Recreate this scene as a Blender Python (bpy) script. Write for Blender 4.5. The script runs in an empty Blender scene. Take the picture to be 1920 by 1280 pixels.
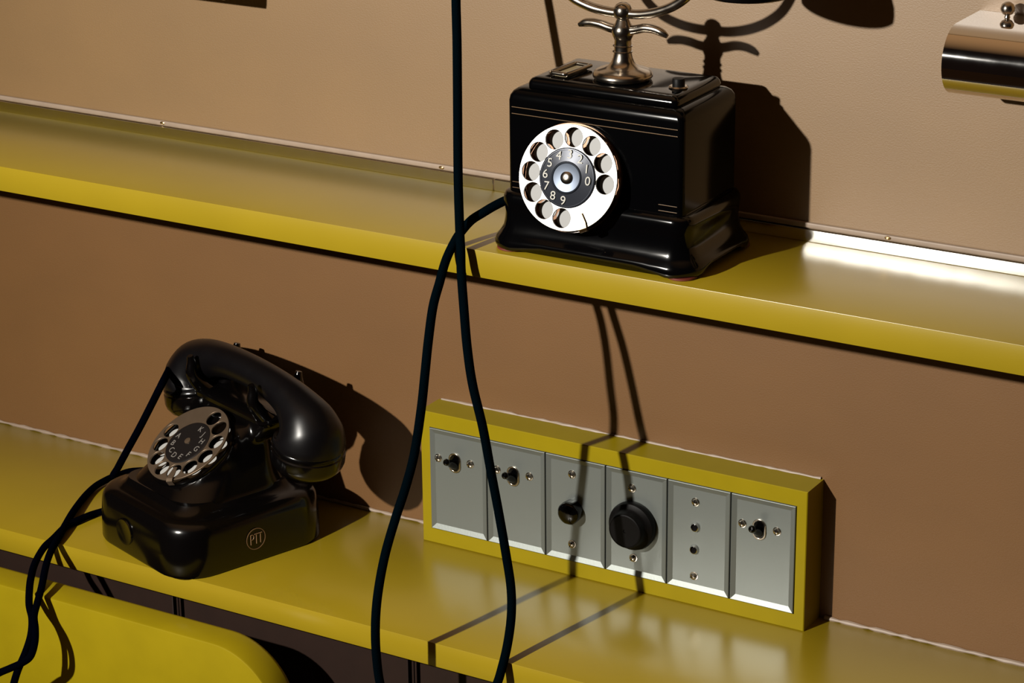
import bpy, bmesh, math, random
from mathutils import Vector, Matrix
from math import sin, cos, pi, radians as R

C = bpy.context.scene.collection
sc = bpy.context.scene

# ------------------------------------------------------------------ camera
TH, PH, RO = R(19.9952), R(30.9905), R(-0.6398)
F = Vector((-sin(PH) * cos(TH), cos(PH) * cos(TH), -sin(TH)))
Rt = Vector((cos(PH), sin(PH), 0))
Up = Rt.cross(F)
R2 = Rt * cos(RO) + Up * sin(RO)
U2 = -Rt * sin(RO) + Up * cos(RO)
cam = bpy.data.objects.new('camera', bpy.data.cameras.new('camera'))
C.objects.link(cam)
M = Matrix((R2, U2, -F)).transposed().to_4x4()
M.translation = Vector((0.905, -1.6447, 0.5747))
cam.matrix_world = M
cam.data.sensor_width = 36
cam.data.lens = 4823.8 / 1920 * 36
cam.data.clip_start = 0.05
sc.camera = cam

# ------------------------------------------------------------------ world, light, exposure
wd = bpy.data.worlds.new('room_dimness')
sc.world = wd
wd.use_nodes = True
wn = wd.node_tree
bg = wn.nodes['Background']
wtc = wn.nodes.new('ShaderNodeTexCoord')
wsp = wn.nodes.new('ShaderNodeSeparateXYZ')
wcr = wn.nodes.new('ShaderNodeValToRGB')
wn.links.new(wtc.outputs['Generated'], wsp.inputs[0])
wn.links.new(wsp.outputs['Z'], wcr.inputs[0])
wn.links.new(wcr.outputs[0], bg.inputs[0])
wcr.color_ramp.elements[0].position = 0.60
wcr.color_ramp.elements[0].color = (0.007, 0.004, 0.003, 1)
wcr.color_ramp.elements[1].position = 0.95
wcr.color_ramp.elements[1].color = (0.36, 0.19, 0.08, 1)
bg.inputs[1].default_value = 1.0
ld = bpy.data.lights.new('key_lamp', 'SPOT')
ld.energy = 285
ld.color = (1.0, 0.95, 0.86)
ld.shadow_soft_size = 0.018
ld.spot_size = R(84)
ld.spot_blend = 1.0
key = bpy.data.objects.new('key_lamp', ld)
C.objects.link(key)
key.location = (-0.4846, -1.8199, 0.7186)
key.rotation_euler = (Vector((0.16, 0, 0.02)) - key.location).to_track_quat('-Z', 'Y').to_euler()
sc.view_settings.view_transform = 'Standard'
sc.view_settings.look = 'None'
sc.view_settings.exposure = 0.0
sc.view_settings.gamma = 1.0
sc.view_settings.use_curve_mapping = False


# ------------------------------------------------------------------ materials
def mat(name, col, rough=0.5, metal=0.0, spec=0.5, coat=0.0, coat_rough=0.1, bump=0.0, bscale=400.0,
        var=0.0, vscale=8.0, stretch=(1, 1, 1), rvar=0.0, aniso=0.0):
    m = bpy.data.materials.new(name)
    m.use_nodes = True
    nt = m.node_tree
    b = nt.nodes['Principled BSDF']
    b.inputs['Base Color'].default_value = (*col, 1)
    b.inputs['Roughness'].default_value = rough
    b.inputs['Metallic'].default_value = metal
    b.inputs['Specular IOR Level'].default_value = spec
    b.inputs['Coat Weight'].default_value = coat
    b.inputs['Coat Roughness'].default_value = coat_rough
    tc = nt.nodes.new('ShaderNodeTexCoord')
    mp = nt.nodes.new('ShaderNodeMapping')
    mp.inputs['Scale'].default_value = stretch
    nt.links.new(tc.outputs['Object'], mp.inputs[0])
    if var or rvar:
        n = nt.nodes.new('ShaderNodeTexNoise')
        n.inputs['Scale'].default_value = vscale
        n.inputs['Detail'].default_value = 5
        nt.links.new(mp.outputs[0], n.inputs['Vector'])
        if var:
            mr = nt.nodes.new('ShaderNodeMapRange')
            mr.inputs['From Min'].default_value = 0.3
            mr.inputs['From Max'].default_value = 0.7
            mr.inputs['To Min'].default_value = 1 - var
            mr.inputs['To Max'].default_value = 1 + var
            nt.links.new(n.outputs[0], mr.inputs[0])
            mx = nt.nodes.new('ShaderNodeVectorMath')
            mx.operation = 'SCALE'
            mx.inputs[0].default_value = col
            nt.links.new(mr.outputs[0], mx.inputs['Scale'])
            nt.links.new(mx.outputs[0], b.inputs['Base Color'])
        if rvar:
            m2 = nt.nodes.new('ShaderNodeMapRange')
            m2.inputs['To Min'].default_value = max(0.02, rough - rvar)
            m2.inputs['To Max'].default_value = rough + rvar
            nt.links.new(n.outputs[0], m2.inputs[0])
            nt.links.new(m2.outputs[0], b.inputs['Roughness'])
    if bump:
        n2 = nt.nodes.new('ShaderNodeTexNoise')
        n2.inputs['Scale'].default_value = bscale
        n2.inputs['Detail'].default_value = 6
        n2.inputs['Roughness'].default_value = 0.6
        nt.links.new(mp.outputs[0], n2.inputs['Vector'])
        bp = nt.nodes.new('ShaderNodeBump')
        bp.inputs['Strength'].default_value = bump
        bp.inputs['Distance'].default_value = 0.001
        nt.links.new(n2.outputs[0], bp.inputs['Height'])
        nt.links.new(bp.outputs[0], b.inputs['Normal'])
    return m


WALL = mat('beige_wallcover', (0.162, 0.088, 0.027), 0.50, spec=1.0, bump=0.13, bscale=800, var=0.04, vscale=14,
           stretch=(0.8, 1, 1.2))
WALL2 = mat('brown_beige_wallcover', (0.126, 0.057, 0.0145), 0.52, spec=0.6, bump=0.13, bscale=800, var=0.04, vscale=14,
            stretch=(0.8, 1, 1.2))
for m_ in (WALL, WALL2):
    m_.node_tree.nodes['Principled BSDF'].inputs['IOR'].default_value = 1.52
WTRIM = mat('pale_trim', (0.24, 0.18, 0.135), 0.5, var=0.08, vscale=60)
YEL = mat('yellow_lacquer', (0.265, 0.187, 0.0075), 0.34, spec=0.35, coat=0.85, coat_rough=0.24, var=0.05, vscale=9, bump=0.05,
          bscale=900)
YEL.node_tree.nodes['Principled BSDF'].inputs['Coat IOR'].default_value = 1.5
YELF = mat('yellow_lacquer_edge', (0.228, 0.171, 0.0030), 0.42, spec=0.17, var=0.05, vscale=30)
BRN = mat('brown_laminate', (0.014, 0.0060, 0.0036), 0.55, spec=0.3, var=0.1, vscale=40)
DARK = mat('dark_gap', (0.0015, 0.001, 0.001), 0.7, spec=0.08)
BLK = mat('black_enamel', (0.0008, 0.0008, 0.001), 0.10, spec=0.5, rvar=0.03, vscale=30)
BLKB = mat('black_enamel_flat', (0.0008, 0.0008, 0.001), 0.12, spec=0.2, rvar=0.03, vscale=30)
BAK = mat('black_bakelite', (0.0014, 0.0011, 0.0011), 0.17, spec=0.5, rvar=0.05, vscale=40)
BAKM = mat('black_bakelite_worn', (0.0022, 0.0018, 0.0022), 0.33, spec=0.32, rvar=0.06, vscale=60)
NICK = mat('aged_nickel', (0.48, 0.43, 0.37), 0.2, metal=1.0, rvar=0.1, vscale=90)
CHR = mat('chrome', (0.78, 0.77, 0.76), 0.04, metal=1.0, rvar=0.02, vscale=60)
DIALM = mat('silvered_metal', (0.42, 0.405, 0.38), 0.36, metal=0.85, rvar=0.1, vscale=220)
BRONZ = mat('bronze_metal', (0.19, 0.135, 0.09), 0.38, metal=0.75, rvar=0.08, vscale=150)
ALU = mat('brushed_aluminium', (0.19, 0.208, 0.198), 0.42, metal=0.6, spec=0.5, bump=0.04, bscale=900, stretch=(1, 1, 0.1))
RAIL = mat('rail_aluminium', (0.70, 0.69, 0.65), 0.17, metal=1.0, rvar=0.03, vscale=80)
BRS = mat('brass', (0.60, 0.42, 0.22), 0.28, metal=1.0)
GOLD = mat('gold_paint', (0.10, 0.055, 0.02), 0.4, metal=0.3)
GOLD2 = mat('gold_decal', (0.16, 0.088, 0.038), 0.5)
WHT = mat('white_enamel', (0.33, 0.33, 0.32), 0.35)
CREAM = mat('cream_enamel', (0.22, 0.21, 0.17), 0.4)
PAPER = mat('paper_card', (0.28, 0.225, 0.125), 0.7)
RUB = mat('black_rubber', (0.0022, 0.0018, 0.0018), 0.5, spec=0.12)
CORD = mat('dark_braid', (0.0005, 0.0020, 0.0032), 0.85, spec=0.0, bump=0.8, bscale=900)
CORD2 = mat('black_braid', (0.0005, 0.0007, 0.0022), 0.85, spec=0.0, bump=0.6, bscale=900)
RED = mat('red_brown_reflection', (0.10, 0.012, 0.005), 0.6)  # colour stands in for the brownish-red reflection under the telephone feet
FLOOR = mat('dark_floor', (0.05, 0.035, 0.03), 0.6, var=0.2)


def braid(m, scale):
    nt = m.node_tree
    b = nt.nodes['Principled BSDF']
    tc = nt.nodes.new('ShaderNodeTexCoord')
    v = nt.nodes.new('ShaderNodeTexVoronoi')
    v.inputs['Scale'].default_value = scale
    nt.links.new(tc.outputs['Object'], v.inputs['Vector'])
    bp = nt.nodes.new('ShaderNodeBump')
    bp.inputs['Strength'].default_value = 0.5
    bp.inputs['Distance'].default_value = 0.0006
    nt.links.new(v.outputs['Distance'], bp.inputs['Height'])
    nt.links.new(bp.outputs[0], b.inputs['Normal'])


braid(CORD, 1300)
braid(CORD2, 1300)


# ------------------------------------------------------------------ helpers
def thing(name, label, cat, loc, rz=0.0, group=None):
    o = bpy.data.objects.new(name, None)
    C.objects.link(o)
    o.empty_display_size = 0.02
    o.matrix_world = Matrix.Translation(loc) @ Matrix.Rotation(rz, 4, 'Z')
    o['label'] = label
    o['category'] = cat
    if group:
        o['group'] = group
    return o


WM = {}


def obj(name, bm, m, parent=None, frame=None, smooth=True, label=None, free=False):
    """bm in 'frame' coordinates (default world); stored local to its top thing."""
    if isinstance(bm, bpy.types.Mesh):
        me = bm
    else:
        me = bpy.data.meshes.new(name)
        bmesh.ops.recalc_face_normals(bm, faces=bm.faces)
        bm.to_mesh(me)
        bm.free()
    if frame is not None:
        me.transform(frame)
    o = bpy.data.objects.new(name, me)
    C.objects.link(o)
    if m is not None:
        me.materials.clear()
        me.materials.append(m)
    if smooth:
        for p in me.polygons:
            p.use_smooth = True
        try:
            me.set_sharp_from_angle(angle=R(38))
        except Exception:
            pass
    if parent is not None:
        root = WM.get(parent.name)
        base = root if root is not None else parent.matrix_world.copy()
        me.transform(base.inverted())
        o.parent = parent
        WM[o.name] = base
    if label:
        o['label'] = label
    return o


def tag(o, label, cat, group=None):
    o['label'] = label
    o['category'] = cat
    if group:
        o['group'] = group
    return o


def struct(o):
    o['kind'] = 'structure'
    return o


def box(bm, x0, x1, y0, y1, z0, z1, bev=0.0, seg=3):
    r = bmesh.ops.create_cube(bm, size=1)
    vs = r['verts']
    bmesh.ops.scale(bm, vec=(abs(x1 - x0), abs(y1 - y0), abs(z1 - z0)), verts=vs)
    bmesh.ops.translate(bm, vec=((x0 + x1) / 2, (y0 + y1) / 2, (z0 + z1) / 2), verts=vs)
    if bev > 0:
        es = list({e for v in vs for e in v.link_edges})
        bmesh.ops.bevel(bm, geom=es, offset=bev, segments=seg, profile=0.5, affect='EDGES')
    return bm


def bx(*a, **k):
    return box(bmesh.new(), *a, **k)


def loft(bm, rings, cap=True, closed_ring=True):
    """rings: list of lists of points, same count"""
    vr = [[bm.verts.new(p) for p in r] for r in rings]
    n = len(vr[0])
    for a, b in zip(vr[:-1], vr[1:]):
        for i in range(n if closed_ring else n - 1):
            j = (i + 1) % n
            bm.faces.new((a[i], a[j], b[j], b[i]))
    if cap:
        bm.faces.new(list(reversed(vr[0])))
        bm.faces.new(vr[-1])
    return bm


def lathe(bm, prof, M=Matrix.Identity(4), n=48, cap=True):
    rings = []
    for r, z in prof:
        r = max(r, 1e-5)
        rings.append([M @ Vector((r * cos(2 * pi * i / n), r * sin(2 * pi * i / n), z)) for i in range(n)])
    return loft(bm, rings, cap)


def smoothpath(pts, sub=10):
    P = [Vector(p) for p in pts]
    out = []
    for i in range(len(P) - 1):
        p0 = P[max(i - 1, 0)]
        p1, p2 = P[i], P[i + 1]
        p3 = P[min(i + 2, len(P) - 1)]
        for k in range(sub):
            t = k / sub
            out.append(0.5 * ((2 * p1) + (-p0 + p2) * t + (2 * p0 - 5 * p1 + 4 * p2 - p3) * t * t
                              + (-p0 + 3 * p1 - 3 * p2 + p3) * t ** 3))
    out.append(P[-1])
    return out


def tube(bm, pts, rad, n=14, sub=10, sm=True, squash=None):
    """rad: number or list per control point"""
    if sm:
        path = smoothpath(pts, sub)
        if isinstance(rad, (list, tuple)):
            rr = smoothpath([(r, 0, 0) for r in rad], sub)
            rad_l = [v.x for v in rr]
        else:
            rad_l = [rad] * len(path)
    else:
        path = [Vector(p) for p in pts]
        rad_l = list(rad) if isinstance(rad, (list, tuple)) else [rad] * len(path)
    t0 = (path[1] - path[0]).normalized()
    ref = Vector((0, 1, 0)) if abs(t0.y) < 0.9 else Vector((1, 0, 0))
    nrm = (ref - t0 * ref.dot(t0)).normalized()
    rings = []
    for i, p in enumerate(path):
        t = (path[min(i + 1, len(path) - 1)] - path[max(i - 1, 0)]).normalized()
        nrm = (nrm - t * nrm.dot(t)).normalized()
        bn = t.cross(nrm)
        sq = squash or 1.0
        rings.append([p + (nrm * cos(2 * pi * k / n) * sq + bn * sin(2 * pi * k / n)) * rad_l[i] for k in range(n)])
    return loft(bm, rings)


def rrect(x0, x1, y0, y1, r, z, n=8):
    r = min(r, (x1 - x0) / 2 - 1e-5, (y1 - y0) / 2 - 1e-5)
    pts = []
    for cx, cy, a0 in ((x1 - r, y1 - r, 0), (x0 + r, y1 - r, 90), (x0 + r, y0 + r, 180), (x1 - r, y0 + r, 270)):
        for k in range(n + 1):
            a = R(a0 + 90 * k / n)
            pts.append(Vector((cx + r * cos(a), cy + r * sin(a), z)))
    return pts


def frame_from(origin, xa, ya, za):
    m = Matrix((xa, ya, za)).transposed().to_4x4()
    m.translation = Vector(origin)
    return m


def curve_mesh(polys, extrude, bevel=0.0):
    """2D filled outline with holes -> mesh extruded along local z"""
    cu = bpy.data.curves.new('outline', 'CURVE')
    cu.dimensions = '2D'
    cu.fill_mode = 'BOTH'
    cu.extrude = extrude
    cu.bevel_depth = bevel
    cu.bevel_resolution = 2
    for pl in polys:
        s = cu.splines.new('POLY')
        s.points.add(len(pl) - 1)
        for p, q in zip(s.points, pl):
            p.co = (q[0], q[1], 0, 1)
        s.use_cyclic_u = True
    o = bpy.data.objects.new('outline', cu)
    C.objects.link(o)
    dg = bpy.context.evaluated_depsgraph_get()
    me = bpy.data.meshes.new_from_object(o.evaluated_get(dg))
    bpy.data.objects.remove(o)
    bpy.data.curves.remove(cu)
    return me


def circ(cx, cy, r, n=40):
    return [(cx + r * cos(2 * pi * i / n), cy + r * sin(2 * pi * i / n)) for i in range(n)]


def text_mesh(txt, size, extrude=0.00012, offset=0.0):
    cu = bpy.data.curves.new('lettering', 'FONT')
    cu.body = txt
    cu.size = size
    cu.extrude = extrude
    cu.offset = offset
    cu.align_x = 'CENTER'
    cu.align_y = 'CENTER'
    o = bpy.data.objects.new('lettering', cu)
    C.objects.link(o)
    dg = bpy.context.evaluated_depsgraph_get()
    me = bpy.data.meshes.new_from_object(o.evaluated_get(dg))
    bpy.data.objects.remove(o)
    bpy.data.curves.remove(cu)
    return me


def join_meshes(items):
    """items: list of (mesh, matrix) -> bmesh"""
    bm = bmesh.new()
    for me, m in items:
        me.transform(m)
        bm.from_mesh(me)
        bpy.data.meshes.remove(me)
    return bm


# ------------------------------------------------------------------ setting
H = 0.29989
struct(obj('wall_back', bx(-2.4, 2.4, 0.0, 0.10, -0.01, 1.5), WALL, smooth=False))
struct(obj('wall_rear', bx(-2.4, 2.4, 0.0, 0.10, -1.05, -0.01), WALL2, smooth=False))
struct(obj('floor', bx(-2.4, 2.4, -2.6, 0.10, -1.11, -1.05), FLOOR, smooth=False))
# upper wall strip just above the upper shelf (pale lip) and the bead at the desk
t = bx(-2.4, 2.4, -0.0030, 0.0, 0.0102, 0.0142, bev=0.0008)
struct(obj('trim_1', t, WTRIM))
random.seed(4)


def rough_bead(bm, x0, x1, y, z, r):
    n = max(2, int((min(x1, 0.7) - max(x0, -0.7)) / 0.006))
    a, b_ = max(x0, -0.7), min(x1, 0.7)
    pts = [(a + (b_ - a) * k / n, y + random.uniform(-.0002, .0001), z + random.uniform(-.0002, .0002)) for k in range(n + 1)]
    rr = [r * random.uniform(0.55, 1.25) for _ in pts]
    if x0 < a:
        pts.insert(0, (x0, y, z)); rr.insert(0, r)
    if x1 > b_:
        pts.append((x1, y, z)); rr.append(r)
    tube(bm, pts, rr, n=8, sm=False)


bm = bmesh.new()
rough_bead(bm, -2.4, -0.158, -0.0008, -H + 0.0012, 0.0017)
rough_bead(bm, 0.194, 2.4, -0.0008, -H + 0.0012, 0.0018)
struct(obj('trim_2', bm, WTRIM))
bm = bmesh.new()
rough_bead(bm, -0.150, 0.187, -0.0006, -H + 0.1150, 0.0013)
struct(obj('trim_3', bm, WTRIM))

# ------------------------------------------------------------------ shelves
sh = thing('wall_shelf', 'long yellow shelf on the wall carrying the telephone with the nickel cradle',
           'shelf', (0, 0, -0.0207))
obj('shelf_board', bx(-2.3, 2.3, -0.1367, 0.0, -0.0207, 0.0, bev=0.0003, seg=2), YEL, sh)
r1 = obj('rail', bx(-2.3, -0.0967, -0.0032, 0.0, 0.0, 0.0092, bev=0.0003, seg=1), RAIL, sh,
         label='bare metal rail along the back edge, left length')
r2 = obj('rail', bx(-0.0957, 2.3, -0.0032, 0.0, 0.0, 0.0092, bev=0.0003, seg=1), RAIL, sh,
         label='bare metal rail along the back edge, right length')
for x, z in ((-0.4203, 0.0125), (-0.1439, 0.0122), (0.2334, 0.0124)):
    bm = bmesh.new()
    lathe(bm, [(0.0024, 0), (0.0024, 0.0004), (0.0014, 0.0009)],
          Matrix.Translation((x, -0.003, z)) @ Matrix.Rotation(R(90), 4, 'X') @ Matrix.Diagonal((1, 0.55, 1, 1)), n=16)
    obj('screw', bm, BRS, sh)

desk = thing('work_surface', 'long yellow desk board below the wall shelf, carrying the control box',
             'desk', (0, 0, -H - 0.0196))
obj('desk_board', bx(-2.3, 2.3, -0.1829, 0.0, -H - 0.0196, -H, bev=0.0003, seg=2), YEL, desk)

# ------------------------------------------------------------------ cabinets under the desk
def cabinet(x0, x1, label):
    c = thing('base_cabinet', label, 'cabinet', ((x0 + x1) / 2, -0.078, -1.05), group=None)
    zt = -H - 0.0200
    obj('body', bx(x0 + 0.0005, x1 - 0.0005, -0.144, -0.003, -1.05, zt), DARK, c, smooth=False)
    obj('corner_post', bx(x0 + 0.0005, x0 + 0.0022, -0.1525, -0.1445, -1.05, zt - 0.0045), BRN, c, smooth=False)
    obj('corner_post', bx(x1 - 0.0022, x1 - 0.0005, -0.1525, -0.1445, -1.05, zt - 0.0045), BRN, c, smooth=False)
    d = obj('door', bx(x0 + 0.0056, x1 - 0.0056, -0.1530, -0.1445, -1.03, zt - 0.0045, bev=0.0005, seg=1), BRN, c)
    bm = bmesh.new()
    lathe(bm, [(0.004, 0), (0.004, 0.012), (0.010, 0.016), (0.009, 0.022), (0.001, 0.024)],
          Matrix.Translation((x1 - 0.03, -0.153, -0.62)) @ Matrix.Rotation(R(90), 4, 'X'), n=24)
    obj('handle', bm, BRS, d)
    return c


cabinet(-0.545, -0.3122, 'dark brown cabinet under the desk, leftmost, almost hidden behind the yellow chair back')
cabinet(-0.3122, -0.0830, 'dark brown cabinet under the desk, with the shadow of the yellow chair on its door')
cabinet(-0.0830, 0.1480, 'dark brown cabinet under the desk, right of the hanging cord loop')

# ------------------------------------------------------------------ chair
ch = thing('chair', 'yellow chair with a rounded thick backrest standing in front of the desk', 'chair', (-0.40, -0.40, -1.05))
# backrest: rounded slab in xz
CX1 = -0.1540


def chair_outline(r, x0, x1, z0, z1, n=16):
    pts = []
    for cx, cz, a0 in ((x1 - r, z1 - r, 0), (x0 + r, z1 - r, 90), (x0 + r, z0 + r, 180), (x1 - r, z0 + r, 270)):
        for k in range(n + 1):
            a = R(a0 + 90 * k / n)
            pts.append((cx + r * cos(a), cz + r * sin(a)))
    return pts


CHY0, CHY1 = -0.2360, -0.2060
rings = []
for y, ins in ((CHY1, 0.004), (CHY1 + -0.003, 0.0006), (CHY1 - 0.006, 0.0), (CHY0 + 0.0016, 0.0), (CHY0 + 0.0004, 0.0005), (CHY0, 0.0016),
               ):
    rings.append([(x, y, z) for x, z in chair_outline(0.060 - ins, -0.62 + ins, CX1 - ins, -0.52 + ins, -0.3190 - ins)])
bm = bmesh.new()
loft(bm, rings)
obj('backrest', bm, YELF, ch)
bm = bmesh.new()
rr = []
for z, ins in ((-0.625, 0.004), (-0.622, 0), (-0.605, 0), (-0.602, 0.004)):
    rr.append(rrect(-0.63 + ins, -0.12 - ins, -0.62 + ins, -0.235 - ins, 0.05, z))
loft(bm, rr)
obj('seat', bm, YELF, ch)
for x in (-0.58, -0.17):
    bm = bmesh.new()
    tube(bm, [(x, -0.243, -0.50), (x, -0.245, -0.62), (x, -0.235, -0.85), (x, -0.225, -1.048)], 0.011)
    obj('leg', bm, DARK, ch)
    bm = bmesh.new()
    tube(bm, [(x, -0.58, -0.62), (x, -0.59, -0.85), (x, -0.60, -1.048)], 0.011)
    obj('leg', bm, DARK, ch)

# ------------------------------------------------------------------ control box
cp = thing('control_box', 'yellow framed box with six grey plates of switches and knobs, against the wall',
           'control panel', (0.018, -0.014, -H))
BX0, BX1, BD, ZT = -0.1526, 0.1889, 0.0288, -H + 0.1146
PX0, PX1, PZ0, PZ1 = -0.1440, 0.1806, -H + 0.0127, -H + 0.1018
bm = bmesh.new()
rings = []
def xz(x0, x1, z0, z1, y):
    return [(x0, y, z0), (x1, y, z0), (x1, y, z1), (x0, y, z1)]
b = 0.0006
rings = [xz(BX0, BX1, -H, ZT, -0.0002), xz(BX0, BX1, -H, ZT, -BD + b), xz(BX0 + b, BX1 - b, -H + b, ZT - b, -BD),
         xz(PX0, PX1, PZ0, PZ1, -BD), xz(PX0, PX1, PZ0, PZ1, -BD + 0.006)]
loft(bm, rings)
obj('frame', bm, YELF, cp)


def screw(x, z, par, y, ang=60, m=NICK):
    bm = bmesh.new()
    Mx = Matrix.Translation((x, y, z)) @ Matrix.Rotation(R(90), 4, 'X')
    lathe(bm, [(0.0027, -0.0004), (0.0034, 0.0), (0.0034, 0.0004), (0.0026, 0.0005)], Mx, n=24)
    lathe(bm, [(0.0027, 0.0), (0.0027, 0.0012), (0.0022, 0.0020), (0.0009, 0.0024)], Mx, n=24)
    o = obj('screw', bm, m, par)
    # slot: a thin dark groove bar
    sb = bmesh.new()
    box(sb, -0.0025, 0.0025, -0.00030, 0.00030, 0.0015, 0.00245)
    obj('slot', sb, DARK, None, frame=Mx @ Matrix.Rotation(R(ang), 4, 'Z'), smooth=False).name
    s = C.objects[-1]
    return o, s


def merge_into(o, s):
    """fold mesh s into mesh o as a second material"""
    bm = bmesh.new()
    bm.from_mesh(o.data)
    inv = WM[o.name].inverted()
    me2 = s.data
    me2.transform(inv)
    n0 = len(bm.faces)
    bm.from_mesh(me2)
    bm.faces.ensure_lookup_table()
    for f in bm.faces[n0:]:
        f.material_index = 1
    bm.to_mesh(o.data)
    bm.free()
    o.data.materials.append(s.data.materials[0])
    bpy.data.objects.remove(s)
    return o


def plate(i, label):
    x0 = PX0 + i * 0.0541
    x1 = x0 + 0.0541 - 0.0008
    bm = bmesh.new()
    y1 = -BD + 0.0008
    c = 0.0044
    z0, z1 = PZ0 + 0.0006, PZ1 - 0.0006
    rings = [xz(x0 + .0004, x1, z0, z1, -BD + 0.0055), xz(x0 + .0004, x1, z0, z1, -BD - 0.0006),
             xz(x0 + .0008, x1 - .0004, z0 + .0004, z1 - .0004, -BD - 0.0009),
             xz(x0 + c, x1 - c, z0 + c, z1 - c, y1)]
    loft(bm, rings)
    o = obj('plate', bm, ALU, cp, smooth=False, label=label)
    return o, y1


def add_screw(x, z, par, y, ang, m=NICK):
    x, z = x - 0.0022, z - 0.0014
    o, s = screw(x, z, par, y, ang, m)
    merge_into(o, s)


def toggle(x, z, par, y):
    x, z = x - 0.0022, z - 0.0014
    Mx = Matrix.Translation((x, y, z)) @ Matrix.Rotation(R(90), 4, 'X')
    def pill(w, h, zz, n=12):
        pts = []
        for k in range(n + 1):
            a = pi * k / n
            pts.append((w * cos(a), h - w + w * sin(a)))
        for k in range(n + 1):
            a = pi + pi * k / n
            pts.append((w * cos(a), -(h - w) + w * sin(a)))
        return pts
    me = curve_mesh([pill(0.0053, 0.0082, 0), pill(0.0044, 0.0073, 0)], 0.0004, 0.0003)
    ob = obj('switch_bezel', me, NICK, par, frame=Mx @ Matrix.Translation((0, 0, 0.0003)))
    bm = bmesh.new()
    pl = pill(0.0045, 0.0074, 0)
    loft(bm, [[Mx @ Vector((a, b_, -0.0002)) for a, b_ in pl], [Mx @ Vector((a, b_, 0.0006)) for a, b_ in pl],
              [Mx @ Vector((a * .9, b_ * .9, 0.0014)) for a, b_ in pl]])
    tube(bm, [(x, y, z - 0.002), (x - 0.0004, y - 0.004, z + 0.0002), (x - 0.0008, y - 0.0085, z + 0.0028),
              (x - 0.001, y - 0.0115, z + 0.0046), (x - 0.001, y - 0.0128, z + 0.0054)],
         [0.0040, 0.0034, 0.0027, 0.0029, 0.0014], n=16, sub=6)
    obj('toggle', bm, BLK, par)


pl0, PY = plate(0, 'grey metal plate with a black toggle, at the left end')
add_screw(-0.1344, -0.2226, pl0, PY, 80)
add_screw(-0.1041, -0.2219, pl0, PY, 75)
toggle(-0.1187, -0.2238, pl0, PY)
pl1, PY = plate(1, 'grey metal plate with a black toggle, crossed by the hanging cord')
add_screw(-0.0791, -0.2214, pl1, PY, 70)
add_screw(-0.0491, -0.2212, pl1, PY, 80)
toggle(-0.0640, -0.2240, pl1, PY)
pl2, PY = plate(2, 'grey metal plate with the small black knob')
add_screw(-0.0103, -0.2113, pl2, PY, 85)
add_screw(-0.0105, -0.2712, pl2, PY, 60)
bm = bmesh.new()
Mx = Matrix.Translation((-0.0117, PY, -0.2431)) @ Matrix.Rotation(R(90), 4, 'X')
rings = []
for k, (r, z) in enumerate([(0.0092, 0), (0.0094, 0.003), (0.0096, 0.0060), (0.0093, 0.0082), (0.0082, 0.0098), (0.0060, 0.0108), (0.003, 0.0112), (0.0003, 0.0113)]):
    rings.append([Mx @ Vector(((r * (1 - .02 * (0.5 + 0.5 * cos(8 * 2 * pi * i / 64)) ** 3)) * cos(2 * pi * i / 64),
                               (r * (1 - .02 * (0.5 + 0.5 * cos(8 * 2 * pi * i / 64)) ** 3)) * sin(2 * pi * i / 64), z)) for i in range(64)])
loft(bm, rings)
obj('knob', bm, BLK, pl2)
pl3, PY = plate(3, 'grey metal plate with the large black knob')
add_screw(0.0431, -0.2118, pl3, PY, 5)
add_screw(0.0445, -0.2707, pl3, PY, 45)
bm = bmesh.new()
Mx = Matrix.Translation((0.0430, PY, -0.2432)) @ Matrix.Rotation(R(90), 4, 'X') @ Matrix.Scale(0.96, 4)
lathe(bm, [(0.0200, -0.0004), (0.0205, 0.001), (0.0207, 0.0045), (0.0198, 0.0070), (0.0168, 0.0088), (0.0155, 0.0105), (0.0151, 0.0130), (0.0149, 0.0155), (0.0143, 0.0166), (0.0134, 0.0169), (0.0132, 0.0166), (0.0016, 0.0164), (0.0013, 0.0158), (0.0001, 0.0158)], Mx, n=64)
obj('knob', bm, RUB, pl3)
pl4, PY = plate(4, 'grey metal plate with two small jack holes')
add_screw(0.0980, -0.2117, pl4, PY, 80)
add_screw(0.0976, -0.2739, pl4, PY, 20)
for x, z in ((0.0961, -0.2339), (0.0955, -0.2528)):
    bm = bmesh.new()
    Mx = Matrix.Translation((x, PY, z)) @ Matrix.Rotation(R(90), 4, 'X')
    lathe(bm, [(0.0036, -0.0003), (0.0039, 0.0003), (0.0036, 0.0010), (0.0031, 0.0022), (0.0027, 0.0024), (0.0026, 0.0008)], Mx, n=28, cap=False)
    s = obj('jack_socket', bm, CHR, pl4)
    bm = bmesh.new()
    lathe(bm, [(0.0027, -0.0002), (0.0027, 0.0012), (0.0001, 0.0012)], Mx, n=24)
    s2 = obj('hole', bm, DARK, None)
    merge_into(s, s2)
pl5, PY = plate(5, 'grey metal plate with a black toggle, at the right end')
add_screw(0.1378, -0.2207, pl5, PY, 78)
add_screw(0.1666, -0.2210, pl5, PY, 84)
toggle(0.1521, -0.2226, pl5, PY)

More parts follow.
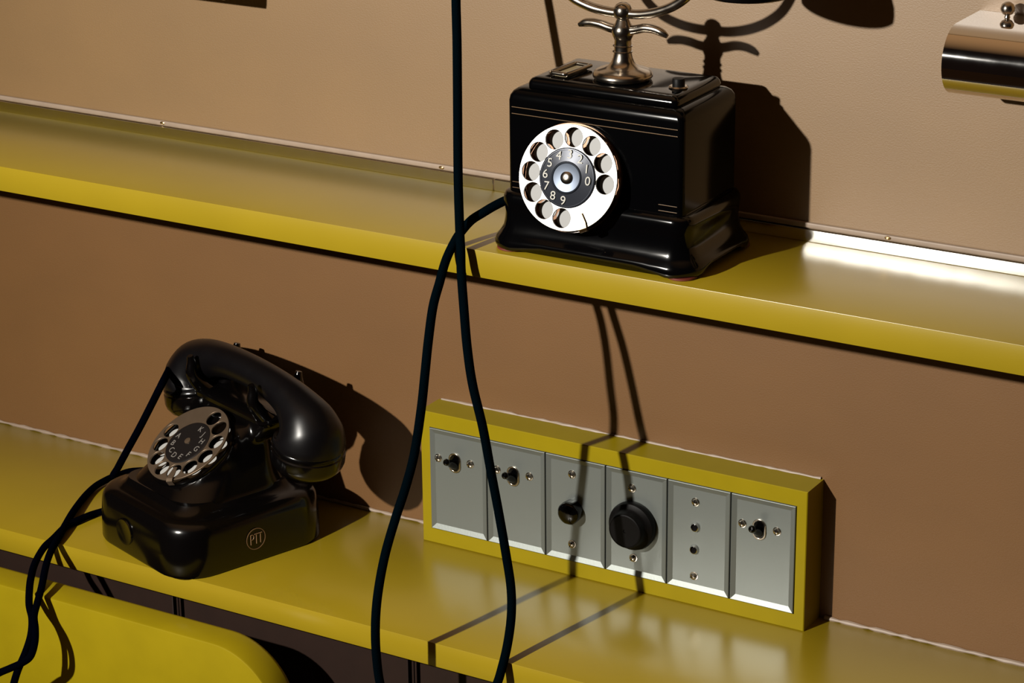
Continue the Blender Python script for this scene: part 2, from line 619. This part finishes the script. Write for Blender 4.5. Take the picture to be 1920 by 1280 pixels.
# ------------------------------------------------------------------ wall lamps
def sconce(x0, x1, label, fin_x):
    c = thing('wall_lamp', label, 'lamp', ((x0 + x1) / 2, 0, 0.15))
    prof = []
    r, cy, cz = 0.0236, -0.044, 0.160
    prof.append((-0.0005, cz + r))
    prof.append((-0.020, cz + r))
    for k in range(33):
        a = R(90 + 6.2 * k)
        prof.append((cy + r * cos(a), cz + r * sin(a)))
    inner = []
    r2 = r - 0.0012
    for k in range(33):
        a = R(90 + 6.2 * (32 - k))
        inner.append((cy + r2 * cos(a), cz + r2 * sin(a)))
    inner.append((-0.020, cz + r2))
    inner.append((-0.0005, cz + r2))
    ring = prof + inner
    bm = bmesh.new()
    loft(bm, [[(x, y, z) for y, z in ring] for x in (x0, x0 + 0.0006, x1 - 0.0006, x1)])
    obj('shade', bm, CHR, c)
    xm = (x0 + x1) / 2
    bm = bmesh.new()
    tube(bm, [(x0 + 0.03, -0.040, 0.158), (x1 - 0.03, -0.040, 0.158)], 0.011, n=20, sm=False)
    obj('bulb_tube', bm, WHT, c)
    obj('back_plate', bx(x0 + 0.02, x1 - 0.02, -0.006, -0.0002, 0.1500, 0.1800, bev=0.001), CHR, c)
    for xx in (x0 + 0.028, x1 - 0.028):
        obj('bulb_holder', bx(xx - 0.004, xx + 0.004, -0.052, -0.006, 0.152, 0.166, bev=0.001), DARK, c)
    bm = bmesh.new()
    zt = cz + r
    lathe(bm, [(0.0022, zt - 0.0008), (0.0018, zt + 0.0008), (0.0016, zt + 0.0014), (0.0034, zt + 0.0024), (0.0048, zt + 0.0048), (0.0049, zt + 0.0062),
               (0.0040, zt + 0.0090), (0.0018, zt + 0.0106), (0.0001, zt + 0.0108)], Matrix.Translation((fin_x, -0.012, 0)), n=28)
    obj('knob', bm, NICK, c)


sconce(0.2927, 0.56, 'chrome half-round wall lamp above the right end of the shelf', 0.3165)
sconce(-0.62, -0.3150, 'chrome wall lamp above the left end of the shelf, mostly out of view', -0.345)

# ------------------------------------------------------------------ telephone with nickel cradle, on the shelf
tp = thing('cradle_telephone', 'black enamelled box telephone with silvered dial and nickel cradle on the upper shelf',
           'telephone', (0.0585, -0.0775, 0.0))
X0, X1, Y0, Y1 = -0.0122, 0.1285, -0.121, -0.036
bm = bmesh.new()
rings = []


def off(o, z, rad, lift=0.0):
    pts = rrect(X0 - o, X1 + o, Y0 - o * 0.82, Y1 + o * 0.82, rad, z, n=10)
    if lift:
        q = []
        for p in pts:
            fx = max(0.0, 1 - abs((p.x - (X0 + X1) / 2) / ((X1 - X0) / 2 - 0.016)) ** 6)
            fy = max(0.0, 1 - abs((p.y - (Y0 + Y1) / 2) / ((Y1 - Y0) / 2 - 0.014)) ** 6)
            on_x = abs(p.y - (Y0 + Y1) / 2) > abs((Y1 - Y0) / 2)
            q.append(Vector((p.x, p.y, p.z + lift * (fx if on_x else fy))))
        pts = q
    return pts


# densify the long sides so that the scalloped foot line can bend
def dens(pts, m=10):
    out = []
    n = len(pts)
    for i, p in enumerate(pts):
        q = pts[(i + 1) % n]
        out.append(p)
        if (q - p).length > 0.02:
            for k in range(1, m):
                out.append(p.lerp(q, k / m))
    return out


def ring1(o, z, rad, lift=0.0):
    pts = dens(rrect(X0 - o, X1 + o, Y0 - o * 0.82, Y1 + o * 0.82, rad, z, n=10))
    res = []
    for p in pts:
        fx = max(0.0, 1 - abs((p.x - (X0 + X1) / 2) / 0.055) ** 8)
        fy = max(0.0, 1 - abs((p.y - (Y0 + Y1) / 2) / 0.034) ** 8)
        on_x = abs(p.y - (Y0 + Y1) / 2) >= (Y1 - Y0) / 2 + o * 0.8 - 0.002
        on_y = abs(p.x - (X0 + X1) / 2) >= (X1 - X0) / 2 + o - 0.002
        f = fx if on_x else (fy if on_y else 0)
        res.append(Vector((p.x, p.y, p.z + lift * f)))
    return res


prof = [(0.0085, 0.0015, 0.018, .0045), (0.0120, 0.0015, .020, .0045), (0.0136, 0.0035, .021, .004), (0.0138, 0.0060, .021, .003), (0.0126, 0.0092, .020, .0015), (0.0098, 0.0125, .018, 0),
        (0.0072, 0.0170, .016, 0), (0.0058, 0.0220, .014, 0), (0.0052, 0.0270, .013, 0), (0.0056, 0.0320, .013, 0), (0.0062, 0.0360, .013, 0),
        (0.0060, 0.0395, .013, 0), (0.0046, 0.0425, .012, 0), (0.0024, 0.0438, .010, 0), (0.0004, 0.0440, .009, 0), (0.0, 0.0445, .008, 0)]
obj('base', loft(bmesh.new(), [ring1(o, z, r_, l) for o, z, r_, l in prof]), BLK, tp)
body = [(0.0, 0.044, .0045), (0, 0.060, .0045), (0, 0.1105, .0045), (-0.0006, 0.1140, .0048), (-0.0022, 0.1168, .005), (-0.0046, 0.1186, .005), (-0.0078, 0.1194, .0045),
        (-0.02, 0.1194, .003)]
obj('body', loft(bmesh.new(), [rrect(X0 - o, X1 + o, Y0 - o, Y1 + o, r_, z, n=8) for o, z, r_ in body]), BLKB, tp)
lid = [(0.000, 0.1188), (0.0012, 0.1198), (0.0014, 0.1218), (0.0006, 0.1240), (-0.0010, 0.1258), (-0.0030, 0.1268), (-0.0055, 0.1272), (-0.02, 0.1272)]
LX0, LX1, LY0, LY1 = 0.0010, 0.1185, -0.1125, -0.0440
obj('lid', loft(bmesh.new(), [rrect(LX0 - o, LX1 + o, LY0 - o, LY1 + o, max(.0035 + o, .002), z, n=6) for o, z in lid]), BLK, tp)
for x, y in ((-0.010, -0.119), (0.128, -0.119), (-0.010, -0.036), (0.128, -0.036)):  # corner discs added to carry the painted reflection along the bottom rim
    bm = bmesh.new()
    lathe(bm, [(0.0105, 0), (0.0112, 0.0006), (0.0112, 0.0018), (0.009, 0.0022)], Matrix.Translation((x, y, 0)), n=28)
    obj('foot', bm, RED, tp, label='disc under the base, coloured as a red-brown reflection')
# gold pin lines across the front
bm = bmesh.new()
for z in (0.1060, 0.1012):
    tube(bm, [(X0 + 0.004, Y0 - 0.0001, z), (X1 - 0.004, Y0 - 0.0001, z)], 0.00028, n=6, sm=False)
for z in (0.0508, 0.0465):
    tube(bm, [(X0 + 0.004, Y0 - 0.0001, z), (0.006, Y0 - 0.0001, z)], 0.00022, n=6, sm=False)
    tube(bm, [(0.110, Y0 - 0.0001, z), (X1 - 0.004, Y0 - 0.0001, z)], 0.00022, n=6, sm=False)
obj('pinstripe', bm, GOLD, tp, label='thin gold pin lines on the front')
# small lever, card holder, button on the lid
zl = 0.1272
Mc = Matrix.Translation((0.0215, -0.0880, zl + 0.0004)) @ Matrix.Rotation(R(-4), 4, 'Z') @ Matrix.Diagonal((0.85, 0.82, 1, 1))
bm = bmesh.new()
loft(bm, [[Mc @ p for p in rrect(-0.0062, 0.0062, -0.0165, 0.0165, 0.001, z)] for z in (-0.0006, 0.0012)])
card = obj('card', bm, PAPER, tp, label='cream paper card')
bm = bmesh.new()
lp = [Mc @ Vector((p.x, p.y, 0.0022)) for p in rrect(-0.0078, 0.0078, -0.0195, 0.0195, 0.003, 0, n=4)]
lp.append(lp[0])
lp.append(lp[1])
tube(bm, lp, 0.0015, n=10, sub=2)
obj('card_frame', bm, NICK, tp)
bm = bmesh.new()
lathe(bm, [(0.0066, zl), (0.0070, zl + 0.0008), (0.0060, zl + 0.0016), (0.0048, zl + 0.0016)], Matrix.Translation((0.1090, -0.0905, 0)), n=32)
obj('button_collar', bm, NICK, tp)
bm = bmesh.new()
lathe(bm, [(0.0044, zl), (0.0045, zl + 0.0062), (0.0041, zl + 0.0068), (0.0001, zl + 0.0070)], Matrix.Translation((0.1090, -0.0905, 0)), n=32)
obj('button', bm, RUB, tp)
# pedestal
PC = (0.0627, -0.0865)
SH = Matrix.Translation((0.0027, -0.0035, 0.00125))
bm = bmesh.new()
lathe(bm, [(0.0180, 0.1270), (0.0203, 0.1278), (0.0213, 0.1292), (0.0213, 0.1305), (0.0202, 0.1324), (0.0180, 0.1338), (0.0130, 0.1352), (0.0100, 0.1368), (0.0082, 0.1390), (0.0070, 0.1420),
           (0.0064, 0.1450), (0.0063, 0.1458), (0.0072, 0.1462), (0.0073, 0.1467), (0.0062, 0.1471), (0.0061, 0.1498), (0.0070, 0.1502), (0.0071, 0.1507), (0.0061, 0.1511),
           (0.0060, 0.1545), (0.0066, 0.1560), (0.0076, 0.1580), (0.0080, 0.1604), (0.0078, 0.1622), (0.0068, 0.1646), (0.0056, 0.1662), (0.0048, 0.1682), (0.0042, 0.1690), (0.0058, 0.1704), (0.0066, 0.1722), (0.0068, 0.1742),
           (0.0063, 0.1768), (0.0049, 0.1790), (0.0028, 0.1803), (0.0002, 0.1808)], Matrix.Translation((PC[0], PC[1], 0)) @ Matrix.Translation((0, 0, 0.1272)) @ Matrix.Diagonal((1, 1, (0.1808 + 0.00125 - 0.1272) / (0.1808 - 0.1270), 1)) @ Matrix.Translation((0, 0, -0.1270)), n=48)
ped = obj('cradle_post', bm, NICK, tp)
bm = bmesh.new()
tube(bm, [(0.0247, -0.083, 0.1610), (0.0295, -0.083, 0.1628), (0.0350, -0.083, 0.1636), (0.0425, -0.083, 0.1630), (0.0500, -0.083, 0.1614), (0.060, -0.083, 0.1606),
          (0.0695, -0.083, 0.1622), (0.0770, -0.083, 0.1642), (0.0845, -0.083, 0.1642), (0.0905, -0.083, 0.1626), (0.0950, -0.083, 0.1602)],
     [.0016, .0029, .0031, .0032, .0033, .0036, .0033, .0032, .0031, .0029, .0016], n=16)
obj('hook_bar', bm, NICK, tp, frame=SH)
bm = bmesh.new()
tube(bm, [(-0.003, -0.083, 0.2150), (-0.0005, -0.083, 0.2030), (0.007, -0.083, 0.1900), (0.0185, -0.083, 0.1805), (0.032, -0.083, 0.1752), (0.046, -0.083, 0.1730), (0.060, -0.083, 0.1728),
          (0.074, -0.083, 0.1736), (0.088, -0.083, 0.1770), (0.101, -0.083, 0.1830), (0.112, -0.083, 0.1920), (0.119, -0.083, 0.2040), (0.121, -0.083, 0.2150)],
     0.0034, n=16)
for s, xx in ((-1, -0.003), (1, 0.121)):
    tube(bm, [(xx, -0.106, 0.232), (xx, -0.100, 0.219), (xx, -0.083, 0.2145), (xx, -0.066, 0.219), (xx, -0.060, 0.232)], 0.003, n=12)
obj('cradle_fork', bm, NICK, tp, frame=SH)
# cup behind the dial, tilted mount
ya, ti = R(5.12), R(14.7)
nrm = Vector((sin(ya) * cos(ti), -cos(ya) * cos(ti), sin(ti)))
uu = Vector((cos(ya), sin(ya), 0))
bb = nrm.cross(uu)
DC = Vector((0.0464, -0.137, 0.0652))
DF = frame_from(DC, uu, bb, nrm)


def dial(parent, DF, R0, rh, hr, a0, depth, wheel_m, disc_m, cup_m, chars, char_r, char_size, char_m, hub_r, hub_m, stop_ang,
         centre_m, plate_m, style, stop_m):
    bm = bmesh.new()
    lathe(bm, [(R0 * 0.8, -depth - 0.018), (R0 * 0.86, -depth - 0.006), (R0 * 1.02, -depth - 0.0015), (R0 * 1.035, -depth + 0.0005), (R0 * 1.02, -depth + 0.002), (R0 * 0.97, -depth + 0.002),
               (R0 * 0.96, -depth), (0.0001, -depth)], DF, n=72)
    cup = obj('dial_cup', bm, cup_m, parent)
    # numbered ring below the wheel: one white disc under each hole
    bm = bmesh.new()
    for k in range(10):
        a = R(a0 + 30 * k)
        lathe(bm, [(hr * 0.94, -depth + 0.0001), (hr * 0.94, -depth + 0.0005), (0.0001, -depth + 0.0005)],
              DF @ Matrix.Translation((rh * cos(a), rh * sin(a), 0)), n=28)
    obj('number_discs', bm, disc_m, cup)
    # finger wheel
    holes = [circ(rh * cos(R(a0 + 30 * k)), rh * sin(R(a0 + 30 * k)), hr, 36)[::-1] for k in range(10)]
    me = curve_mesh([circ(0, 0, R0 - 0.0003, 96)] + holes, 0.0005, 0.0003)
    wh = obj('finger_wheel', me, wheel_m, parent, frame=DF @ Matrix.Translation((0, 0, -0.0008)))
    bm = bmesh.new()
    if style == 1:
        pr = [(hub_r + .0012, -0.001), (hub_r + .0013, 0.0010), (hub_r + .0006, 0.0014), (hub_r, 0.0014), (hub_r - .0004, 0.0010), (hub_r * .58, 0.0022), (hub_r * .56, 0.0010)]
    else:
        pr = [(hub_r + .0006, -0.001), (hub_r + .0006, 0.0004), (hub_r, 0.0007), (hub_r * .9, 0.0007)]
    lathe(bm, pr + [(0.0001, pr[-1][1])], DF, n=64)
    hb = obj('centre_disc', bm, hub_m, wh)
    items = []
    for k, chx in enumerate(chars):
        a = R(a0 + 30 * k)
        zc = 0.0021 if style == 1 else 0.0007
        Mt = DF @ Matrix.Translation((char_r * cos(a), char_r * sin(a), zc))
        items.append((text_mesh(chx, char_size, 0.0002, 0.0), Mt))
    obj('numerals' if style == 1 else 'letters', join_meshes(items), char_m, wh, smooth=False)
    bm = bmesh.new()
    if style == 1:
        lathe(bm, [(hub_r * .56, 0.0005), (hub_r * .56, 0.0026), (hub_r * .52, 0.0030), (hub_r * .50, 0.0022), (hub_r * .28, 0.0016), (0.0001, 0.0016)], DF, n=48)
        obj('centre_dish', bm, DISH, wh, label='polished steel dish')
        bm = bmesh.new()
        lathe(bm, [(0.0046, 0.0014), (0.0044, 0.0026), (0.0028, 0.0036), (0.0010, 0.0036), (0.0008, 0.0030), (0.0001, 0.0030)], DF, n=32)
        obj('centre_screw', bm, centre_m, wh)
    else:
        lathe(bm, [(0.0030, 0.0004), (0.0028, 0.0014), (0.0001, 0.0017)], DF @ Matrix.Translation((-0.0010, 0.0012, 0)), n=24)
        obj('centre_screw', bm, centre_m, wh)
    # finger stop: a curved tab from the rim over the wheel
    a = R(stop_ang)
    bm = bmesh.new()
    w = 0.0030
    pts = [(R0 * 1.03, -0.0045), (R0 * 1.035, 0.0006), (R0 * 1.0, 0.0014), (R0 * 0.90, 0.0014), (rh - hr * 0.3, 0.0014)]
    rings = []
    for i, (rr_, z) in enumerate(pts):
        ww = w * (1.0 if i < 4 else 0.55)
        sh_ = 0.0016 * i / 4
        rings.append([DF @ Matrix.Rotation(a, 4, 'Z') @ Vector(q) for q in
                      ((rr_, -ww + sh_, z), (rr_, ww + sh_, z), (rr_ + (0.0008 if i < 2 else 0), ww + sh_, z + (0.0 if i < 2 else 0.0007)),
                       (rr_ + (0.0008 if i < 2 else 0), -ww + sh_, z + (0.0 if i < 2 else 0.0007)))])
    loft(bm, rings)
    obj('finger_stop', bm, stop_m, parent, smooth=False)


CUP1 = mat('brown_lacquer_dial', (0.07, 0.03, 0.011), 0.25, metal=0.6)
HUB1 = mat('dark_steel', (0.022, 0.025, 0.034), 0.25, metal=0.4, spec=0.35)
DISH = mat('blued_steel', (0.06, 0.072, 0.095), 0.40, metal=0.8)
dial(tp, DF, 0.0377, 0.0287, 0.0072, -3, 0.0072, DIALM, mat('grey_enamel', (0.20, 0.20, 0.20), 0.5), CUP1, '0123456789', 0.0164, 0.0088, CREAM,
     0.0200, HUB1, -66, NICK, CUP1, 1, BRS)
# mounting wedge between body and cup
bm = bmesh.new()
back = [Vector((0.0464 + 0.030 * cos(2 * pi * i / 48), -0.1205, 0.0625 + 0.030 * sin(2 * pi * i / 48))) for i in range(48)]
front = [DF @ Vector((0.0325 * cos(2 * pi * i / 48), 0.0325 * sin(2 * pi * i / 48), -0.0085)) for i in range(48)]
loft(bm, [back, front])
obj('dial_mount', bm, BLK, tp)
# handset lying in the cradle
hs = thing('handset', 'black handset lying across the tall nickel cradle, only its round cup in view', 'handset', (0.06, -0.085, 0.215))
bm = bmesh.new()
tube(bm, [(-0.045, -0.087, 0.222), (-0.043, -0.086, 0.233), (-0.030, -0.084, 0.238), (0.005, -0.083, 0.2325), (0.060, -0.083, 0.2285), (0.115, -0.083, 0.2325), (0.148, -0.084, 0.238), (0.160, -0.086, 0.233), (0.162, -0.087, 0.222)],
     [.008, .013, .012, .0105, .0105, .0105, .012, .013, .008], n=24)
obj('handle', bm, BAK, hs, frame=SH)
for cx, nm in ((0.158, 'mouthpiece'), (-0.043, 'earpiece')):
    bm = bmesh.new()
    lathe(bm, [(0.026, 0.1972), (0.0300, 0.1972), (0.0315, 0.1982), (0.0318, 0.2015), (0.0315, 0.2070), (0.0290, 0.2150), (0.020, 0.2230), (0.012, 0.2280), (0.0001, 0.230)],
          Matrix.Translation((cx, -0.087, 0)), n=56)
    obj(nm, bm, BAK, hs, frame=SH)

# looped handset cord, from the phone base down and up to the handset
LP = [[-0.003, -0.085, 0.031], [-0.012, -0.0965, 0.031], [-0.0215, -0.1, 0.0304], [-0.0262, -0.105, 0.0286], [-0.0311, -0.112, 0.0256], [-0.0357, -0.118, 0.0221], [-0.0419, -0.123, 0.0173], [-0.0454, -0.13, 0.0113], [-0.0468, -0.139, 0.0047], [-0.0479, -0.15, -0.007], [-0.0455, -0.163, -0.0199], [-0.0444, -0.174, -0.0347], [-0.0433, -0.183, -0.0582], [-0.0422, -0.19, -0.0803], [-0.0448, -0.192, -0.107], [-0.0498, -0.195, -0.1424], [-0.0552, -0.2, -0.1691], [-0.059, -0.208, -0.1903], [-0.0613, -0.22, -0.216], [-0.061, -0.231, -0.2416], [-0.0608, -0.236, -0.2654], [-0.0608, -0.236, -0.2915], [-0.0587, -0.234, -0.3183], [-0.0504, -0.23, -0.3447], [-0.032, -0.226, -0.3573], [-0.0086, -0.222, -0.3506], [0.0098, -0.21, -0.3335], [0.018, -0.198, -0.3149], [0.0191, -0.188, -0.2993], [0.0179, -0.178, -0.2842], [0.0161, -0.17, -0.2662], [0.0135, -0.166, -0.2467], [0.0091, -0.165, -0.2221], [0.0038, -0.166, -0.1886], [-0.0014, -0.168, -0.155], [-0.0064, -0.17, -0.1217], [-0.0151, -0.169, -0.0905], [-0.021, -0.166, -0.0637], [-0.0269, -0.16, -0.038], [-0.0343, -0.151, -0.0135], [-0.0369, -0.147, 0.0012], [-0.0406, -0.142, 0.0154], [-0.0493, -0.129, 0.0509], [-0.0575, -0.115, 0.0983], [-0.0639, -0.104, 0.1418], [-0.0685, -0.097, 0.1719], [-0.0719, -0.09, 0.1976], [-0.071, -0.088, 0.219], [-0.062, -0.087, 0.232], [-0.05, -0.086, 0.234]]
bm = bmesh.new()
tube(bm, LP, 0.0034, n=14, sub=8)
obj('handset_cord', bm, CORD, tp, label='dark blue-green braided cord hanging in a long loop in front of the shelf')

# ------------------------------------------------------------------ round-shouldered telephone on the desk
A2 = R(-19.5)
U = Vector((cos(A2), sin(A2), 0))
V = Vector((-sin(A2), cos(A2), 0))
O2 = -0.259 * U - 0.203 * V + Vector((0, 0, -H))
L2 = Matrix.Translation(O2) @ Matrix.Rotation(A2, 4, 'Z')     # local (u,v,z) -> world
p2 = thing('desk_telephone', 'black moulded telephone with bronze dial and a PTT mark, on the desk',
           'telephone', O2, A2)
# base block
W2, D2 = 0.071, 0.075
bm = bmesh.new()
bl = [(-0.0035, 0.0), (-0.001, 0.0006), (0.0, 0.003), (-0.0003, 0.020), (-0.0012, 0.0330), (-0.0022, 0.0385), (-0.0045, 0.0425), (-0.008, 0.0448), (-0.0125, 0.0455),
      (-0.016, 0.0465), (-0.020, 0.0495), (-0.0225, 0.053)]
loft(bm, [rrect(-W2 - o, W2 + o, -D2 - o, D2 + o, 0.032 + o * .8, z, n=10) for o, z in bl])
obj('base', bm, BAK, p2, frame=L2)
# housing: blended bulb, neck and cradle stand (remeshed into one skin)
tau = 0.9782
dn = Vector((0, -cos(tau), sin(tau)))
db = Vector((0, sin(tau), cos(tau)))
DC2 = Vector((0.0, -0.0177, 0.0860))
DF2l = frame_from(DC2, Vector((1, 0, 0)), db, dn)
bm = bmesh.new()
loft(bm, [rrect(-0.052, 0.052, -0.056, 0.056, 0.030, 0.040), rrect(-0.051, 0.051, -0.055, 0.056, 0.030, 0.050), rrect(-0.047, 0.047, -0.046, 0.054, 0.030, 0.058),
          rrect(-0.042, 0.042, -0.030, 0.052, 0.026, 0.070), rrect(-0.036, 0.036, -0.010, 0.052, 0.022, 0.084), rrect(-0.032, 0.032, 0.014, 0.055, 0.016, 0.100)])
lathe(bm, [(0.034, -0.060), (0.046, -0.045), (0.0445, -0.034), (0.0420, -0.022), (0.0405, -0.012), (0.0400, -0.0075), (0.001, -0.0075)], DF2l, n=48)
loft(bm, [rrect(-0.040, 0.040, 0.020, 0.060, 0.010, 0.088), rrect(-0.048, 0.048, 0.024, 0.056, 0.008, 0.100), rrect(-0.050, 0.050, 0.026, 0.054, 0.008, 0.106)])
hous = obj('housing', bm, BAK, p2, frame=L2)
for md in (1,):
    m1 = hous.modifiers.new('skin', 'REMESH')
    m1.mode = 'VOXEL'
    m1.voxel_size = 0.0016
    m1.use_smooth_shade = True
    m2 = hous.modifiers.new('soften', 'SMOOTH')
    m2.factor = 0.5
    m2.iterations = 22
# cradle: plate and two forks
bm = bmesh.new()
loft(bm, [rrect(-0.050, 0.050, 0.022, 0.058, 0.010, 0.1035), rrect(-0.053, 0.053, 0.020, 0.060, 0.011, 0.1055), rrect(-0.053, 0.053, 0.020, 0.060, 0.011, 0.1085), rrect(-0.050, 0.050, 0.023, 0.057, 0.009, 0.1105)])
for su in (-1, 1):
    u0 = 0.0445 * su
    for v0, v1 in ((0.026, 0.0178), (0.054, 0.0622)):
        mid = 0.04
        tube(bm, [(u0, mid + (v0 - mid) * .6, 0.106), (u0, v0, 0.112), (u0, v1, 0.124), (u0, v1, 0.1345), (u0 * 1.0, v1 - (mid - v1) * .06, 0.1405)],
             [0.0075, 0.0068, 0.0052, 0.0040, 0.0026], n=14, sub=6)
obj('cradle', bm, BAK, p2, frame=L2)
# handset: one swept skin plus two caps
HU = 0.0
h2 = thing('handset', 'black curved handset resting on the round-shouldered desk telephone', 'handset',
           L2 @ Vector((0, 0.04, 0.14)), A2)
T2 = L2 @ Matrix.Translation((0.0095, 0.04, 0.0010)) @ Matrix.Translation((0, 0, 0.12)) @ Matrix.Rotation(R(1.6), 4, 'Y') @ Matrix.Translation((0, 0, -0.12))
prof = [(-0.0795, 0.0975, 0.0290), (-0.0808, 0.1030, 0.0290), (-0.0805, 0.1090, 0.0272), (-0.0760, 0.1172, 0.0232), (-0.0660, 0.1248, 0.0185), (-0.0520, 0.1305, 0.0155), (-0.030, 0.1345, 0.0138),
        (0.0, 0.1358, 0.0134)]
prof = prof + [(-a, z, r) for a, z, r in prof[-2::-1]]
bm = bmesh.new()
tube(bm, [(a, 0, z) for a, z, r in prof], [r for a, z, r in prof], n=40, sub=6)
obj('grip', bm, BAKM, h2, frame=T2)
for su in (-1, 1):
    Mc = T2 @ Matrix.Translation((0.0796 * su, 0, 0.0980)) @ Matrix.Rotation(R(10 * su), 4, 'Y')
    bm = bmesh.new()
    lathe(bm, [(0.0250, 0.002), (0.0292, 0.0016), (0.0300, 0.0004), (0.0300, -0.0010), (0.0292, -0.0020), (0.0292, -0.0032), (0.0302, -0.0042), (0.0302, -0.0120), (0.0290, -0.0160), (0.0255, -0.0205),
               (0.0180, -0.0240), (0.0165, -0.0236), (0.0001, -0.0236)][::-1], Mc, n=56)
    obj('earpiece' if su < 0 else 'mouthpiece', bm, BAK, h2)
# dial
DF2 = L2 @ DF2l
HUB2 = mat('black_dial_centre', (0.006, 0.005, 0.005), 0.35)
dial(p2, DF2, 0.0383, 0.0290, 0.0073, 174, 0.0070, BRONZ, WHT, BAK, 'ABCDEFGHJK', 0.0150, 0.0072, mat('grey_lettering', (0.15, 0.135, 0.12), 0.5),
     0.0203, HUB2, -65, BRONZ, BAK, 2, BRONZ)
# PTT mark on the right flank
FM = L2 @ frame_from((W2 + 0.0002, -0.0031, 0.0208), Vector((0, 1, 0)), Vector((0, 0, 1)), Vector((1, 0, 0)))
rg = curve_mesh([circ(0, 0, 0.0092, 64), circ(0, 0, 0.0086, 64)[::-1]], 0.00012)
tx = []
def strokes(segs, w=0.00042):
    b_ = bmesh.new()
    for s in segs:
        tube(b_, [(x, y, 0) for x, y in s], w, n=6, sm=False)
    return b_
P_ = [[(-0.0050, -0.0042), (-0.0050, 0.0042)], [(-0.0050, 0.0042), (-0.0034, 0.0042), (-0.0022, 0.0034), (-0.0020, 0.0018), (-0.0026, 0.0004), (-0.0038, -0.0001), (-0.0050, -0.0001)]]
T_ = [[(-0.0013, 0.0042), (0.0020, 0.0042)], [(0.0004, 0.0042), (0.0004, -0.0042)]]
T2_ = [[(0.0026, 0.0042), (0.0059, 0.0042)], [(0.0043, 0.0042), (0.0043, -0.0042)]]
bmx = strokes(P_ + T_ + T2_)
bmx.from_mesh(rg)
bpy.data.meshes.remove(rg)
obj('emblem', bmx, GOLD2, p2, frame=FM, smooth=False, label='gold circled PTT mark')
# small round finger recess on the front-left flank
bm = bmesh.new()
lathe(bm, [(0.0115, -0.0004), (0.0112, 0.0006), (0.0100, 0.0006), (0.0088, 0.0001), (0.0001, 0.0001)],
      L2 @ frame_from((-0.012, -D2 - 0.0002, 0.020), Vector((1, 0, 0)), Vector((0, 0, 1)), Vector((0, -1, 0))), n=36)
obj('blank_button', bm, BAK, p2)

# cords of the desk telephone
HC = [L2 @ Vector((-0.098, 0.040, 0.119)), L2 @ Vector((-0.1065, 0.040, 0.1140)), [-0.3655, -0.091, -0.181], [-0.3815, -0.086, -0.2034], [-0.4015, -0.080, -0.2312], [-0.4206, -0.074, -0.2563], [-0.4382, -0.068, -0.2794], [-0.4490, -0.062, -0.2930],
      [-0.446, -0.040, -0.2955], [-0.420, -0.025, -0.2962], [-0.372, -0.028, -0.2950], [-0.345, -0.040, -0.288]]
bm = bmesh.new()
tube(bm, HC, 0.0032, n=12, sub=8)
obj('handset_cord', bm, CORD2, p2, label='thin black cord dropping from the handset to behind the base')
B = [[-0.352, -0.034, -0.283], [-0.385, -0.02, -0.2955], [-0.425, -0.03, -0.2962], [-0.4506, -0.048, -0.2962], [-0.4552, -0.072, -0.2962], [-0.451, -0.095, -0.2964], [-0.4363, -0.13, -0.2953], [-0.4215, -0.16, -0.295], [-0.4111, -0.182, -0.2964], [-0.4043, -0.198, -0.2985], [-0.3947, -0.216, -0.302], [-0.3825, -0.237, -0.3105], [-0.3763, -0.25, -0.3173], [-0.3717, -0.26, -0.3237], [-0.3643, -0.268, -0.3302], [-0.3605, -0.274, -0.3383], [-0.3615, -0.279, -0.3481], [-0.3679, -0.283, -0.354], [-0.3778, -0.285, -0.3599], [-0.3908, -0.29, -0.3675], [-0.4165, -0.295, -0.388]]
CC = [[-0.385, -0.1, -0.289], [-0.401, -0.112, -0.292], [-0.4162, -0.122, -0.2964], [-0.4197, -0.133, -0.2964], [-0.4213, -0.145, -0.2964], [-0.422, -0.158, -0.2964], [-0.4148, -0.183, -0.2965], [-0.4134, -0.197, -0.299], [-0.4082, -0.214, -0.3042], [-0.3966, -0.233, -0.3071], [-0.3893, -0.244, -0.3126], [-0.3814, -0.254, -0.3192], [-0.3723, -0.262, -0.3254], [-0.3674, -0.27, -0.3348], [-0.368, -0.277, -0.3469], [-0.3719, -0.283, -0.3607], [-0.3747, -0.287, -0.3737], [-0.3797, -0.29, -0.395]]
bm = bmesh.new()
tube(bm, B, 0.0030, n=12, sub=8)
obj('line_cord', bm, CORD2, p2, label='black cord from behind the base, over the desk edge, ending at left')
bm = bmesh.new()
tube(bm, CC, 0.0030, n=12, sub=8)
obj('line_cord', bm, CORD2, p2, label='black cord from the front of the base, crossing the other and hanging down')
